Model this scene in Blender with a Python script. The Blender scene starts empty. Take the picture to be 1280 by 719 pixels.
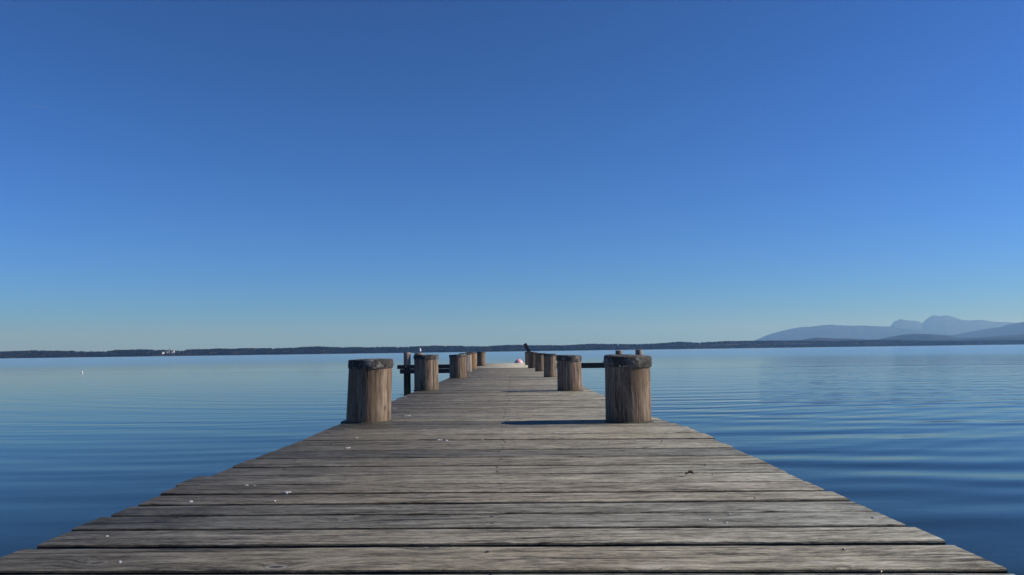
import bpy, bmesh, math, random
import numpy as np
from mathutils import Vector, Matrix, noise as mnoise
R = math.radians
scene = bpy.context.scene
col = scene.collection
random.seed(7)
rng = np.random.default_rng(11)

# ------------------------------------------------------------ camera
DECK = 0.80                 # deck top above the lake surface
EYE = 0.45                  # camera above the deck
F = 995.0                   # focal length in photo pixels
PW, PH = 1280.0, 719.0
PITCH = math.atan((439.2 - 359.5) / F)
ROLL = math.atan(0.01352)
cam_d = bpy.data.cameras.new('camera')
cam = bpy.data.objects.new('camera', cam_d)
col.objects.link(cam)
cam_d.sensor_width = 36.0
cam_d.lens = 36.0 * F / PW
cam_d.clip_start = 0.05
cam_d.clip_end = 150000.0
cam.location = (0, 0, DECK + EYE)
cam_rot = Matrix.Rotation(math.pi / 2 + PITCH, 4, 'X') @ Matrix.Rotation(-ROLL, 4, 'Z')
cam.rotation_euler = cam_rot.to_euler()
scene.camera = cam
CAM = Vector(cam.location)
M3 = cam_rot.to_3x3()


def ray(px, py):
    return (M3 @ Vector(((px - PW / 2) / F, -(py - PH / 2) / F, -1.0)))


def at_z(px, py, z):        # where the sight line meets a height
    d = ray(px, py)
    t = (z - CAM.z) / d.z
    return CAM + d * t


def at_y(px, py, y):        # where the sight line meets a distance
    d = ray(px, py)
    return CAM + d * (y / d.y)


# ------------------------------------------------------------ sky, sun, exposure
SUN_EL, SUN_AZ = R(32), R(90.5)       # azimuth clockwise from the pier's heading (+Y)
SUN_STRENGTH = 5.0
SKY_STRENGTH = 0.1
world = bpy.data.worlds.new('World')
scene.world = world
world.use_nodes = True
wt = world.node_tree
wt.nodes.clear()
sky = wt.nodes.new('ShaderNodeTexSky')
sky.sky_type = 'NISHITA'
sky.sun_disc = False
sky.sun_elevation = SUN_EL
sky.sun_rotation = SUN_AZ
sky.altitude = 600
sky.air_density = 1.0
sky.dust_density = 0.1
sky.ozone_density = 2.2
# clear autumn air: the same sky with a steeper tone curve and a bluer cast, everywhere alike
SKY_IN, SKY_POW, SKY_GAIN = 0.095, (1.15, 1.2, 1.5), (0.27, 0.64, 1.62)
w1 = wt.nodes.new('ShaderNodeVectorMath'); w1.operation = 'SCALE'; w1.inputs['Scale'].default_value = SKY_IN
w2 = wt.nodes.new('ShaderNodeSeparateXYZ')
w3 = wt.nodes.new('ShaderNodeCombineXYZ')
for i_ in range(3):
    pw = wt.nodes.new('ShaderNodeMath'); pw.operation = 'POWER'; pw.inputs[1].default_value = SKY_POW[i_]
    ml = wt.nodes.new('ShaderNodeMath'); ml.operation = 'MULTIPLY'; ml.inputs[1].default_value = SKY_GAIN[i_] / SKY_STRENGTH
    wt.links.new(w2.outputs[i_], pw.inputs[0]); wt.links.new(pw.outputs[0], ml.inputs[0]); wt.links.new(ml.outputs[0], w3.inputs[i_])
wb = wt.nodes.new('ShaderNodeBackground')
wb.inputs['Strength'].default_value = SKY_STRENGTH
wo = wt.nodes.new('ShaderNodeOutputWorld')
wt.links.new(sky.outputs[0], w1.inputs[0])
wt.links.new(w1.outputs[0], w2.inputs[0])
wt.links.new(w3.outputs[0], wb.inputs['Color'])
wt.links.new(wb.outputs[0], wo.inputs['Surface'])

sun_d = bpy.data.lights.new('sun', 'SUN')
sun_d.energy = SUN_STRENGTH
sun_d.angle = R(0.53)
sun_d.color = (1.0, 0.95, 0.89)
sun = bpy.data.objects.new('sun', sun_d)
col.objects.link(sun)
sdir = Vector((math.sin(SUN_AZ) * math.cos(SUN_EL), math.cos(SUN_AZ) * math.cos(SUN_EL), math.sin(SUN_EL)))
sun.rotation_euler = sdir.to_track_quat('Z', 'Y').to_euler()
sun.location = (20, 0, 30)

vs = scene.view_settings
vs.view_transform = 'Standard'
vs.look = 'None'
vs.exposure = 0.0
vs.gamma = 1.0
scene.render.engine = 'CYCLES'
scene.cycles.volume_bounces = 0
scene.cycles.use_denoising = True
scene.cycles.use_adaptive_sampling = False
scene.cycles.denoiser = 'OPENIMAGEDENOISE'
scene.cycles.denoising_input_passes = 'RGB_ALBEDO_NORMAL'
scene.cycles.denoising_prefilter = 'ACCURATE'
scene.cycles.max_bounces = 8
scene.cycles.transparent_max_bounces = 12


# ------------------------------------------------------------ helpers
def tag(o, label=None, cat=None, group=None, kind=None):
    if label: o['label'] = label
    if cat: o['category'] = cat
    if group: o['group'] = group
    if kind: o['kind'] = kind
    return o


def link_mesh(name, me, mat=None, parent=None, loc=(0, 0, 0)):
    o = bpy.data.objects.new(name, me)
    col.objects.link(o)
    o.location = loc
    if mat and not me.materials: me.materials.append(mat)
    if parent: o.parent = parent
    return o


def obj(name, bm, mat=None, parent=None, loc=(0, 0, 0), smooth=False):
    me = bpy.data.meshes.new(name)
    bmesh.ops.recalc_face_normals(bm, faces=bm.faces)
    bm.to_mesh(me)
    bm.free()
    if smooth:
        for p in me.polygons: p.use_smooth = True
    return link_mesh(name, me, mat, parent, loc)


def empty(name, loc):
    o = bpy.data.objects.new(name, None)
    o.empty_display_size = 0.2
    col.objects.link(o)
    o.location = loc
    return o


def add_box(bm, c, s, rot=None, bevel=0.0):
    m = Matrix.Translation(c)
    if rot is not None: m = m @ rot.to_4x4()
    m = m @ Matrix.Diagonal((s[0], s[1], s[2], 1))
    r = bmesh.ops.create_cube(bm, size=1.0, matrix=m)
    if bevel:
        es = list({e for v in r['verts'] for e in v.link_edges})
        bmesh.ops.bevel(bm, geom=es, offset=bevel, segments=2, affect='EDGES', profile=0.6)


def add_rings(bm, rings, cap_top=True, cap_bottom=True):
    """rings: list of lists of points, bottom to top"""
    vr = [[bm.verts.new(p) for p in r] for r in rings]
    n = len(vr[0])
    for a, b in zip(vr, vr[1:]):
        for i in range(n):
            bm.faces.new((a[i], a[(i + 1) % n], b[(i + 1) % n], b[i]))
    if cap_top: bm.faces.new(vr[-1])
    if cap_bottom: bm.faces.new(vr[0][::-1])


def nz(x, y=0.0, z=0.0):
    return mnoise.noise(Vector((x, y, z)))


class Mat:
    """small node-building helper"""
    def __init__(self, name):
        self.m = bpy.data.materials.new(name)
        self.m.use_nodes = True
        self.t = self.m.node_tree
        self.t.nodes.clear()
        self.out = self.t.nodes.new('ShaderNodeOutputMaterial')

    def n(self, typ, ins=None, **props):
        nd = self.t.nodes.new(typ)
        for k, v in props.items(): setattr(nd, k, v)
        for k, v in (ins or {}).items(): self.set(nd.inputs[k], v)
        return nd

    def set(self, sock, v):
        if isinstance(v, bpy.types.NodeSocket): self.t.links.new(v, sock)
        elif isinstance(v, bpy.types.Node): self.t.links.new(v.outputs[0], sock)
        else:
            if isinstance(v, (tuple, list)) and len(v) == 3 and sock.type == 'RGBA': v = (*v, 1)
            sock.default_value = v

    def math(self, op, a, b=0.0, c=None, clamp=False):
        nd = self.t.nodes.new('ShaderNodeMath')
        nd.operation = op
        nd.use_clamp = clamp
        self.set(nd.inputs[0], a)
        self.set(nd.inputs[1], b)
        if c is not None: self.set(nd.inputs[2], c)
        return nd.outputs[0]

    def mapr(self, v, a, b, c=0.0, d=1.0, smooth=False):
        nd = self.t.nodes.new('ShaderNodeMapRange')
        if smooth: nd.interpolation_type = 'SMOOTHSTEP'
        for i, x in enumerate((v, a, b, c, d)): self.set(nd.inputs[i], x)
        return nd.outputs[0]

    def mix(self, f, a, b, blend='MIX'):
        nd = self.t.nodes.new('ShaderNodeMix')
        nd.data_type = 'RGBA'
        nd.blend_type = blend
        self.set(nd.inputs[0], f)
        self.set(nd.inputs[6], a)
        self.set(nd.inputs[7], b)
        return nd.outputs[2]

    def noise(self, vec, scale, detail=4.0, rough=0.55, w=None, dist=0.0):
        nd = self.t.nodes.new('ShaderNodeTexNoise')
        nd.noise_dimensions = '4D' if w is not None else '3D'
        self.set(nd.inputs['Vector'], vec)
        nd.inputs['Scale'].default_value = scale
        nd.inputs['Detail'].default_value = detail
        nd.inputs['Roughness'].default_value = rough
        nd.inputs['Distortion'].default_value = dist
        if w is not None: self.set(nd.inputs['W'], w)
        return nd.outputs['Fac']

    def map(self, vec, scale=(1, 1, 1), rot=(0, 0, 0), loc=(0, 0, 0)):
        nd = self.t.nodes.new('ShaderNodeMapping')
        self.set(nd.inputs['Vector'], vec)
        nd.inputs['Scale'].default_value = scale
        nd.inputs['Rotation'].default_value = rot
        self.set(nd.inputs['Location'], loc)
        return nd.outputs[0]

    def ramp(self, f, stops):
        nd = self.t.nodes.new('ShaderNodeValToRGB')
        cr = nd.color_ramp
        while len(cr.elements) < len(stops): cr.elements.new(0.5)
        for e, (p, c) in zip(cr.elements, stops):
            e.position = p
            e.color = (*c, 1)
        self.set(nd.inputs[0], f)
        return nd.outputs[0]

    def surf(self, sh):
        self.t.links.new(sh.outputs[0], self.out.inputs['Surface'])
        return self.m


def simple_mat(name, c, rough=0.7, var=0.25, scale=12.0, metallic=0.0, bump=0.0):
    k = Mat(name)
    tc = k.n('ShaderNodeTexCoord').outputs['Object']
    f = k.noise(tc, scale, 5)
    lo = tuple(x * (1 - var) for x in c)
    hi = tuple(min(1, x * (1 + var)) for x in c)
    ins = {'Base Color': k.mix(k.mapr(f, 0.3, 0.7), lo, hi), 'Roughness': rough, 'Metallic': metallic}
    if bump:
        ins['Normal'] = k.n('ShaderNodeBump', {'Height': f, 'Distance': bump, 'Strength': 1.0})
    return k.surf(k.n('ShaderNodeBsdfPrincipled', ins))


# ------------------------------------------------------------ materials
def plank_material(name, tone, warm):
    """weathered board, grain along local X"""
    k = Mat(name)
    tc = k.n('ShaderNodeTexCoord').outputs['Object']
    rnd = k.n('ShaderNodeObjectInfo').outputs['Random']
    w = k.math('MULTIPLY', rnd, 37.0)
    sep = k.n('ShaderNodeSeparateXYZ', {0: tc})
    # knots: sparse soft spots that bend the grain round them
    kv = k.n('ShaderNodeCombineXYZ', {0: k.math('ADD', sep.outputs[0], k.math('MULTIPLY', rnd, 91.0)),
                                      1: k.math('MULTIPLY', sep.outputs[1], 1.4), 2: k.math('MULTIPLY', rnd, 53.0)})
    vor = k.n('ShaderNodeTexVoronoi', {'Vector': kv, 'Scale': 2.6, 'Randomness': 1.0}, voronoi_dimensions='2D')
    kd = vor.outputs['Distance']
    kc = k.n('ShaderNodeSeparateColor', {0: vor.outputs['Color']})
    has = k.math('GREATER_THAN', kc.outputs[0], 0.60)
    knot = k.math('MULTIPLY', k.mapr(kd, 0.03, 0.105, 1.0, 0.0, True), has)
    bend = k.math('MULTIPLY', k.mapr(kd, 0.0, 0.26, 0.035, 0.0, True), has)
    y2 = k.math('ADD', sep.outputs[1], bend)
    slow = k.noise(k.map(tc, (0.9, 0.9, 0.9)), 1.0, 2, 0.5, w)
    y3 = k.math('ADD', y2, k.math('MULTIPLY', slow, 0.05))
    gv = k.n('ShaderNodeCombineXYZ', {0: sep.outputs[0], 1: y3, 2: sep.outputs[2]}).outputs[0]
    g1 = k.noise(k.map(gv, (6.5, 46, 46)), 1.0, 6, 0.72, w)
    g2 = k.noise(k.map(gv, (34.0, 180, 180)), 1.0, 4, 0.72, w)
    g3 = k.noise(k.map(gv, (2.0, 17, 17)), 1.0, 6, 0.7, w)
    blot = k.noise(k.map(gv, (2.6, 11, 11)), 1.0, 6, 0.68, w)
    crack = k.noise(k.map(gv, (1.1, 75, 30)), 1.0, 3, 0.5, k.math('ADD', w, 5.0))
    crk = k.mapr(crack, 0.64, 0.70, 0.0, 0.95)
    chk = k.noise(k.map(gv, (0.8, 13, 13)), 1.0, 3, 0.5, k.math('ADD', w, 21.0))
    chm = k.mapr(k.noise(k.map(gv, (2.2, 9, 9)), 1.0, 2, 0.5, k.math('ADD', w, 29.0)), 0.47, 0.60)
    chl = k.math('MULTIPLY', k.mapr(k.math('ABSOLUTE', k.math('SUBTRACT', chk, 0.5)), 0.0, 0.011, 1.0, 0.0), chm)
    crk = k.math('MAXIMUM', crk, chl)
    fine = k.mapr(g2, 0.36, 0.64)
    v = k.math('ADD', k.math('MULTIPLY', k.mapr(g1, 0.34, 0.66), 0.42), k.math('MULTIPLY', fine, 0.33))
    v = k.math('ADD', v, k.math('MULTIPLY', k.mapr(g3, 0.36, 0.64), 0.25))
    dark = tuple(c * 0.17 * tone for c in (0.335, 0.30, 0.222))
    lite = tuple(c * 1.5 * tone for c in (0.352, 0.325, 0.25))
    base = k.ramp(v, [(0.22, dark), (0.5, tuple(c * tone for c in (0.292, 0.265, 0.197))), (0.78, lite)])
    # per-board tone, silver / brown / greenish shifts
    base = k.mix(1.0, base, k.ramp(rnd, [(0.0, (0.66, 0.67, 0.68)), (0.3, (1.12, 1.07, 0.98)), (0.55, (0.82, 0.84, 0.86)),
                                         (0.8, (1.24, 1.21, 1.16)), (1.0, (0.95, 0.90, 0.84))]), 'MULTIPLY')
    base = k.mix(k.mapr(blot, 0.46, 0.68, 0.0, 0.65), base, k.mix(1.0, base, (0.52, 0.50, 0.46), 'MULTIPLY'))
    scuff = k.mapr(k.noise(k.map(gv, (3.0, 12, 12)), 1.0, 5, 0.65, k.math('ADD', w, 33.0)), 0.60, 0.72, 0.0, 0.6)
    base = k.mix(scuff, base, tuple(c * tone for c in (0.43, 0.40, 0.33)))
    warmspot = k.noise(k.map(tc, (0.8, 9, 9)), 1.0, 3, 0.5, k.math('ADD', w, 11.0))
    base = k.mix(k.mapr(warmspot, 0.58, 0.8, 0.0, warm), base, (0.30, 0.235, 0.16))
    # boards get darker and slightly bluer towards the left of the walkway
    geo = k.n('ShaderNodeNewGeometry')
    wx = k.n('ShaderNodeSeparateXYZ', {0: geo.outputs['Position']}).outputs[0]
    dn = k.noise(geo.outputs['Position'], 1.5, 4)
    left_dark = k.mapr(k.math('ADD', wx, k.math('MULTIPLY', dn, 0.5)), -1.05, 0.35, 1.0, 0.0)
    base = k.mix(left_dark, base, k.mix(1.0, base, (0.24, 0.255, 0.30), 'MULTIPLY'))
    # boards get paler towards the right of the walkway
    right_pale = k.mapr(k.math('ADD', wx, k.math('MULTIPLY', dn, 0.5)), 0.35, 1.2, 0.0, 1.0)
    base = k.mix(right_pale, base, k.mix(1.0, base, (1.32, 1.38, 1.42), 'MULTIPLY'))
    kn = k.math('ADD', kd, k.math('MULTIPLY', k.math('SUBTRACT', g1, 0.5), 0.06))
    kcol = k.ramp(k.math('MULTIPLY', kn, 9.0), [(0.0, (0.035, 0.03, 0.025)), (0.28, (0.10, 0.088, 0.07)), (0.42, (0.42, 0.40, 0.35)), (0.60, (0.14, 0.125, 0.10)), (0.78, (0.36, 0.34, 0.30)), (1.0, (0.2, 0.18, 0.15))])
    base = k.mix(k.math('MULTIPLY', knot, k.mapr(kc.outputs[1], 0.0, 1.0, 0.45, 0.95)), base, kcol)
    base = k.mix(crk, base, (0.018, 0.016, 0.014))
    h = k.math('ADD', k.math('MULTIPLY', g1, 0.5), k.math('MULTIPLY', g2, 0.5))
    h = k.math('SUBTRACT', h, k.math('MULTIPLY', crk, 0.6))
    # shade in the joints, painted near-black into the boards' side faces
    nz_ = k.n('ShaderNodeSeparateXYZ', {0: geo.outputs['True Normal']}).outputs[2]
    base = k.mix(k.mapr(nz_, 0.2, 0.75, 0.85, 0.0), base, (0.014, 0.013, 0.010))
    bump = k.n('ShaderNodeBump', {'Height': h, 'Distance': 0.010, 'Strength': 1.0})
    p = k.n('ShaderNodeBsdfPrincipled', {'Base Color': base, 'Roughness': k.mapr(g1, 0.2, 0.8, 0.72, 0.5),
                                         'Specular IOR Level': 0.16, 'Normal': bump})
    return k.surf(p)


def post_material(name, light, dark_, warm, wet=None):
    """round timber, grain along local Z"""
    k = Mat(name)
    tc = k.n('ShaderNodeTexCoord').outputs['Object']
    rnd = k.n('ShaderNodeObjectInfo').outputs['Random']
    w = k.math('MULTIPLY', rnd, 41.0)
    vor = k.n('ShaderNodeTexVoronoi', {'Vector': k.map(tc, (3.2, 3.2, 2.0), loc=(3, 7, 1)), 'Scale': 1.6})
    kd = vor.outputs['Distance']
    wav = k.noise(k.map(tc, (5, 5, 3.0)), 1.0, 3, 0.5, w)
    add = k.n('ShaderNodeVectorMath', {0: tc, 1: k.n('ShaderNodeCombineXYZ', {0: k.math('MULTIPLY', wav, 0.07), 1: k.math('MULTIPLY', wav, 0.05)})}, operation='ADD').outputs[0]
    g1 = k.noise(k.map(add, (40, 40, 1.6)), 1.0, 6, 0.7, w)
    g2 = k.noise(k.map(add, (120, 120, 7)), 1.0, 5, 0.7, w)
    v = k.math('ADD', k.math('MULTIPLY', k.mapr(g1, 0.36, 0.64), 0.65), k.math('MULTIPLY', k.mapr(g2, 0.38, 0.62), 0.45))
    base = k.ramp(v, [(0.15, dark_), (0.5, tuple((a * 0.55 + b * 0.45) for a, b in zip(light, dark_))), (0.85, light)])
    sp = k.noise(k.map(tc, (6, 6, 1.5)), 1.0, 4, 0.6, k.math('ADD', w, 9))
    base = k.mix(k.mapr(sp, 0.46, 0.64, 0.0, 0.8), base, warm)
    crk = k.mapr(k.noise(k.map(add, (30, 30, 0.6)), 1.0, 2, 0.4, k.math('ADD', w, 3)), 0.69, 0.73)
    base = k.mix(crk, base, (0.02, 0.014, 0.01))
    shk = k.noise(k.map(add, (11, 11, 0.55)), 1.0, 3, 0.5, k.math('ADD', w, 15))
    shm = k.mapr(k.noise(k.map(tc, (7, 7, 2.5)), 1.0, 2, 0.5, k.math('ADD', w, 19)), 0.42, 0.56)
    shl = k.math('MULTIPLY', k.mapr(k.math('ABSOLUTE', k.math('SUBTRACT', shk, 0.5)), 0.0, 0.010, 0.95, 0.0), shm)
    crk = k.math('MAXIMUM', crk, shl)
    base = k.mix(shl, base, (0.022, 0.014, 0.009))
    line = k.mapr(k.math('ABSOLUTE', k.math('SUBTRACT', wav, 0.60)), 0.0, 0.010, 0.45, 0.0)
    base = k.mix(line, base, (0.07, 0.035, 0.018))
    knot = k.mapr(kd, 0.03, 0.12, 0.9, 0.0, True)
    base = k.mix(knot, base, (0.06, 0.035, 0.02))
    # greenish foot where water stands on the deck
    z = k.n('ShaderNodeSeparateXYZ', {0: tc}).outputs[2]
    foot = k.mapr(k.math('ADD', z, k.math('MULTIPLY', sp, 0.08)), 0.03, 0.12, 0.6, 0.0)
    base = k.mix(foot, base, k.mix(1.0, base, (0.5, 0.52, 0.36), 'MULTIPLY'))
    if wet:      # the soaked, weed-dark part of a pile above the lake
        base = k.mix(k.mapr(k.math('ADD', z, k.math('MULTIPLY', sp, 0.1)), wet, wet + .1, 0.93, 0.0), base, (0.012, 0.012, 0.010))
    h = k.math('SUBTRACT', k.math('ADD', g1, k.math('MULTIPLY', g2, 0.4)), crk)
    bump = k.n('ShaderNodeBump', {'Height': h, 'Distance': 0.006, 'Strength': 0.8})
    p = k.n('ShaderNodeBsdfPrincipled', {'Base Color': base, 'Roughness': 0.72, 'Specular IOR Level': 0.3, 'Normal': bump})
    return k.surf(p)


def cap_material(name):
    """tarred sheet cap, worn to grey with lichen"""
    k = Mat(name)
    tc = k.n('ShaderNodeTexCoord').outputs['Object']
    rnd = k.n('ShaderNodeObjectInfo').outputs['Random']
    w = k.math('MULTIPLY', rnd, 23.0)
    a = k.noise(tc, 14, 6, 0.65, w)
    b = k.noise(tc, 60, 5, 0.7, w)
    c = k.mix(k.mapr(b, 0.3, 0.7), (0.014, 0.013, 0.012), (0.075, 0.068, 0.060))
    c = k.mix(k.mapr(a, 0.48, 0.62, 0.0, 0.8), c, (0.20, 0.185, 0.165))
    lich = k.mapr(k.noise(tc, 26, 5, 0.7, k.math('ADD', w, 4)), 0.58, 0.66)
    c = k.mix(lich, c, (0.36, 0.36, 0.27))
    bump = k.n('ShaderNodeBump', {'Height': k.math('ADD', a, b), 'Distance': 0.008, 'Strength': 0.8})
    return k.surf(k.n('ShaderNodeBsdfPrincipled', {'Base Color': c, 'Roughness': 0.85, 'Specular IOR Level': 0.25, 'Normal': bump}))


def water_material():
    k = Mat('lake_water')
    geo = k.n('ShaderNodeNewGeometry')
    P = geo.outputs['Position']
    sep = k.n('ShaderNodeSeparateXYZ', {0: P})
    X, Y = sep.outputs[0], sep.outputs[1]
    # gentle swell: long crests across the view, drifting in from the right
    warp = k.noise(k.map(P, (0.035, 0.05, 0.05)), 1.0, 2, 0.5)
    yy = k.math('ADD', Y, k.math('MULTIPLY', warp, 9.0))
    pv = k.n('ShaderNodeCombineXYZ', {0: X, 1: yy, 2: 0.0}).outputs[0]
    side = k.mapr(X, -3.0, 6.0, 0.38, 1.0, True)            # the swell runs stronger right of the pier
    def train(lam, cx, cy, seed, warpamp):
        """one wave train with long, slightly broken crests"""
        wn = k.noise(k.map(P, (0.10, 0.16, 1), loc=(seed, seed * 1.7, 0)), 1.0, 2, 0.5)
        am = k.mapr(k.noise(k.map(P, (0.07, 0.22, 1), loc=(seed * 3.1, seed, 0)), 1.0, 2, 0.5), 0.36, 0.62, 0.4, 1.0, True)
        rad = k.n('ShaderNodeVectorMath', {0: P, 1: (cx, cy, 0.0)}, operation='DISTANCE').outputs['Value']
        ph = k.math('ADD', k.math('ADD', rad, k.math('MULTIPLY', warp, 9.0)), k.math('MULTIPLY', wn, warpamp))
        return k.math('MULTIPLY', k.math('SINE', k.math('MULTIPLY', ph, 2 * math.pi / lam)), am)
    t1 = train(1.5, 3.0, 58.0, 3.0, 2.4)
    t2 = train(1.05, 14.0, 80.0, 11.0, 2.0)
    t3 = train(0.62, -9.0, 48.0, 23.0, 1.6)
    s1 = k.noise(k.map(pv, (0.075, 0.40, 1), (0, 0, R(-5))), 1.0, 1.0, 0.4)
    r1 = k.noise(k.map(pv, (0.40, 2.6, 1), (0, 0, R(-4)), (3, 1, 0)), 1.0, 2, 0.45)
    r2 = k.noise(k.map(P, (2.2, 8.0, 1), (0, 0, R(8))), 1.0, 2, 0.5)
    patch = k.mapr(k.noise(k.map(P, (0.012, 0.035, 1)), 1.0, 3, 0.5), 0.38, 0.62, 0.25, 1.0, True)
    rfar = k.mapr(Y, 4.0, 18.0, 0.35, 1.0, True)             # fine ripple held low near the camera, full strength further out
    h = k.math('ADD', k.math('MULTIPLY', t1, 0.0060), k.math('MULTIPLY', t2, 0.0034))
    h = k.math('ADD', h, k.math('MULTIPLY', t3, 0.0023))
    h = k.math('ADD', h, k.math('MULTIPLY', s1, 0.026))
    h = k.math('MULTIPLY', h, side)
    h = k.math('ADD', h, k.math('MULTIPLY', k.math('MULTIPLY', r1, 0.019), k.math('MULTIPLY', patch, rfar)))
    h = k.math('ADD', h, k.math('MULTIPLY', k.math('MULTIPLY', r2, 0.0034), patch))
    # one low bow wave travelling across, seen as a thin dark line
    wl = k.math('ADD', k.math('SUBTRACT', Y, 57.0), k.math('ADD', k.math('MULTIPLY', X, 0.16), k.math('MULTIPLY', k.noise(k.map(P, (0.02, 0, 0)), 1.0, 2), 6.0)))
    gw = k.math('POWER', 2.718, k.math('MULTIPLY', k.math('MULTIPLY', wl, wl), -0.9))
    h = k.math('ADD', h, k.math('MULTIPLY', gw, 0.06))
    dist = k.n('ShaderNodeVectorMath', {0: P}, operation='LENGTH').outputs['Value']
    h = k.math('MULTIPLY', h, k.math('MINIMUM', 1.0, k.math('DIVIDE', 20.0, dist)))   # bump height faded with distance to keep grazing reflections from clamping
    bump = k.n('ShaderNodeBump', {'Height': h, 'Distance': 1.0, 'Strength': 1.0})
    fr = k.math('POWER', k.n('ShaderNodeFresnel', {'IOR': 1.31, 'Normal': bump}).outputs[0], 1.15)   # polarised sky light reflects less
    rg = k.mapr(k.n('ShaderNodeVectorMath', {0: P}, operation='LENGTH').outputs['Value'], 15.0, 170.0, 0.012, 0.13, True)   # roughness rises with distance, standing in for waves too fine to resolve
    gl = k.n('ShaderNodeBsdfGlossy', {'Color': (1, 1, 1), 'Roughness': rg, 'Normal': bump}, distribution='GGX')
    body = k.n('ShaderNodeBsdfDiffuse', {'Color': (0.022, 0.050, 0.022), 'Normal': bump})
    tr = k.n('ShaderNodeBsdfTransparent', {'Color': (0.26, 0.60, 0.58)})
    under = k.n('ShaderNodeMixShader', {0: 0.55, 1: body, 2: tr})
    mx = k.n('ShaderNodeMixShader', {0: fr, 1: under, 2: gl})
    return k.surf(mx)


def bed_material():
    k = Mat('lake_bed')
    P = k.n('ShaderNodeNewGeometry').outputs['Position']
    a = k.noise(P, 0.7, 6, 0.65)
    v = k.n('ShaderNodeTexVoronoi', {'Vector': P, 'Scale': 3.5}).outputs['Distance']
    c = k.mix(k.mapr(a, 0.35, 0.65), (0.035, 0.05, 0.038), (0.26, 0.27, 0.18))
    c = k.mix(k.mapr(v, 0.1, 0.5, 0.0, 0.4), c, (0.17, 0.17, 0.13))
    return k.surf(k.n('ShaderNodeBsdfDiffuse', {'Color': c}))


def land_material(name, a, b, scale):
    k = Mat(name)
    P = k.n('ShaderNodeNewGeometry').outputs['Position']
    f = k.noise(P, scale, 7, 0.65)
    return k.surf(k.n('ShaderNodeBsdfDiffuse', {'Color': k.mix(k.mapr(f, 0.35, 0.65), a, b)}))


def wood_far_material():
    k = Mat('far_trees')
    P = k.n('ShaderNodeNewGeometry').outputs['Position']
    f = k.noise(P, 0.02, 3, 0.7)
    g = k.noise(P, 0.0022, 3, 0.6)
    c = k.ramp(f, [(0.35, (0.006, 0.010, 0.007)), (0.5, (0.013, 0.014, 0.010)), (0.62, (0.04, 0.028, 0.016)), (0.7, (0.07, 0.052, 0.032))])
    c = k.mix(k.mapr(g, 0.45, 0.6, 0.0, 0.75), c, (0.009, 0.014, 0.008))
    return k.surf(k.n('ShaderNodeBsdfDiffuse', {'Color': c}))


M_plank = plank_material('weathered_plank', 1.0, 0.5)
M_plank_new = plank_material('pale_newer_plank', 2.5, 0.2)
M_post = post_material('round_timber', (0.30, 0.22, 0.148), (0.022, 0.015, 0.010), (0.13, 0.078, 0.040))
M_post_grey = post_material('silvered_timber', (0.34, 0.295, 0.24), (0.065, 0.053, 0.042), (0.20, 0.13, 0.09))
M_post_rust = post_material('rust_stained_timber', (0.36, 0.23, 0.11), (0.09, 0.055, 0.025), (0.36, 0.14, 0.04))
M_pile_grey = post_material('silvered_pile', (0.34, 0.295, 0.24), (0.065, 0.053, 0.042), (0.20, 0.13, 0.09), 0.70)
M_pile = post_material('brown_pile', (0.30, 0.22, 0.148), (0.022, 0.015, 0.010), (0.13, 0.078, 0.040), 0.70)
M_cap = cap_material('tarred_cap')
M_beam = simple_mat('dark_beam', (0.035, 0.031, 0.028), 0.8, 0.4, 9, bump=0.006)
M_moss = simple_mat('moss_and_dirt', (0.045, 0.042, 0.026), 0.9, 0.5, 40, bump=0.004)
M_iron = simple_mat('nail_iron', (0.15, 0.115, 0.09), 0.4, 0.5, 50, 0.7)
M_white = simple_mat('white_dropping', (0.42, 0.415, 0.39), 0.8, 0.15, 60)
M_leaf = simple_mat('dead_leaf', (0.035, 0.022, 0.014), 0.8, 0.4, 60)
M_red = simple_mat('faded_red_plastic', (0.80, 0.42, 0.40), 0.4, 0.12, 6)
M_pale = simple_mat('pale_plastic', (0.8, 0.72, 0.70), 0.4, 0.08, 8)
M_feather = simple_mat('white_feather', (0.8, 0.8, 0.8), 0.8, 0.06, 30)
M_wing = simple_mat('dark_feather', (0.03, 0.03, 0.035), 0.7, 0.3, 30)
M_render = simple_mat('white_render', (0.78, 0.77, 0.74), 0.85, 0.05, 0.5)
M_stone = simple_mat('grey_render', (0.34, 0.33, 0.31), 0.9, 0.08, 0.5)
M_roof = simple_mat('roof_tile', (0.16, 0.065, 0.045), 0.8, 0.2, 0.5)
M_spire = simple_mat('dark_spire', (0.05, 0.055, 0.06), 0.6, 0.2, 0.5)
M_pane = simple_mat('window_dark', (0.03, 0.035, 0.04), 0.2, 0.2, 1)
M_hut = simple_mat('red_painted_boards', (0.32, 0.08, 0.06), 0.8, 0.2, 0.8)
M_water = water_material()
M_bed = bed_material()
M_far = wood_far_material()

# ------------------------------------------------------------ setting: lake, bed, far shore, mountains
def sheet(name, x0, x1, y0, y1, z, mat):
    bm = bmesh.new()
    vs_ = [bm.verts.new(p) for p in ((x0, y0, z), (x1, y0, z), (x1, y1, z), (x0, y1, z))]
    bm.faces.new(vs_)
    return tag(obj(name, bm, mat), kind='structure')


sheet('lake_water', -36000, 36000, -2500, 12000, 0.0, M_water)
sheet('lake_bed', -36500, 36500, -2600, 44000, -1.7, M_bed)

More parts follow.
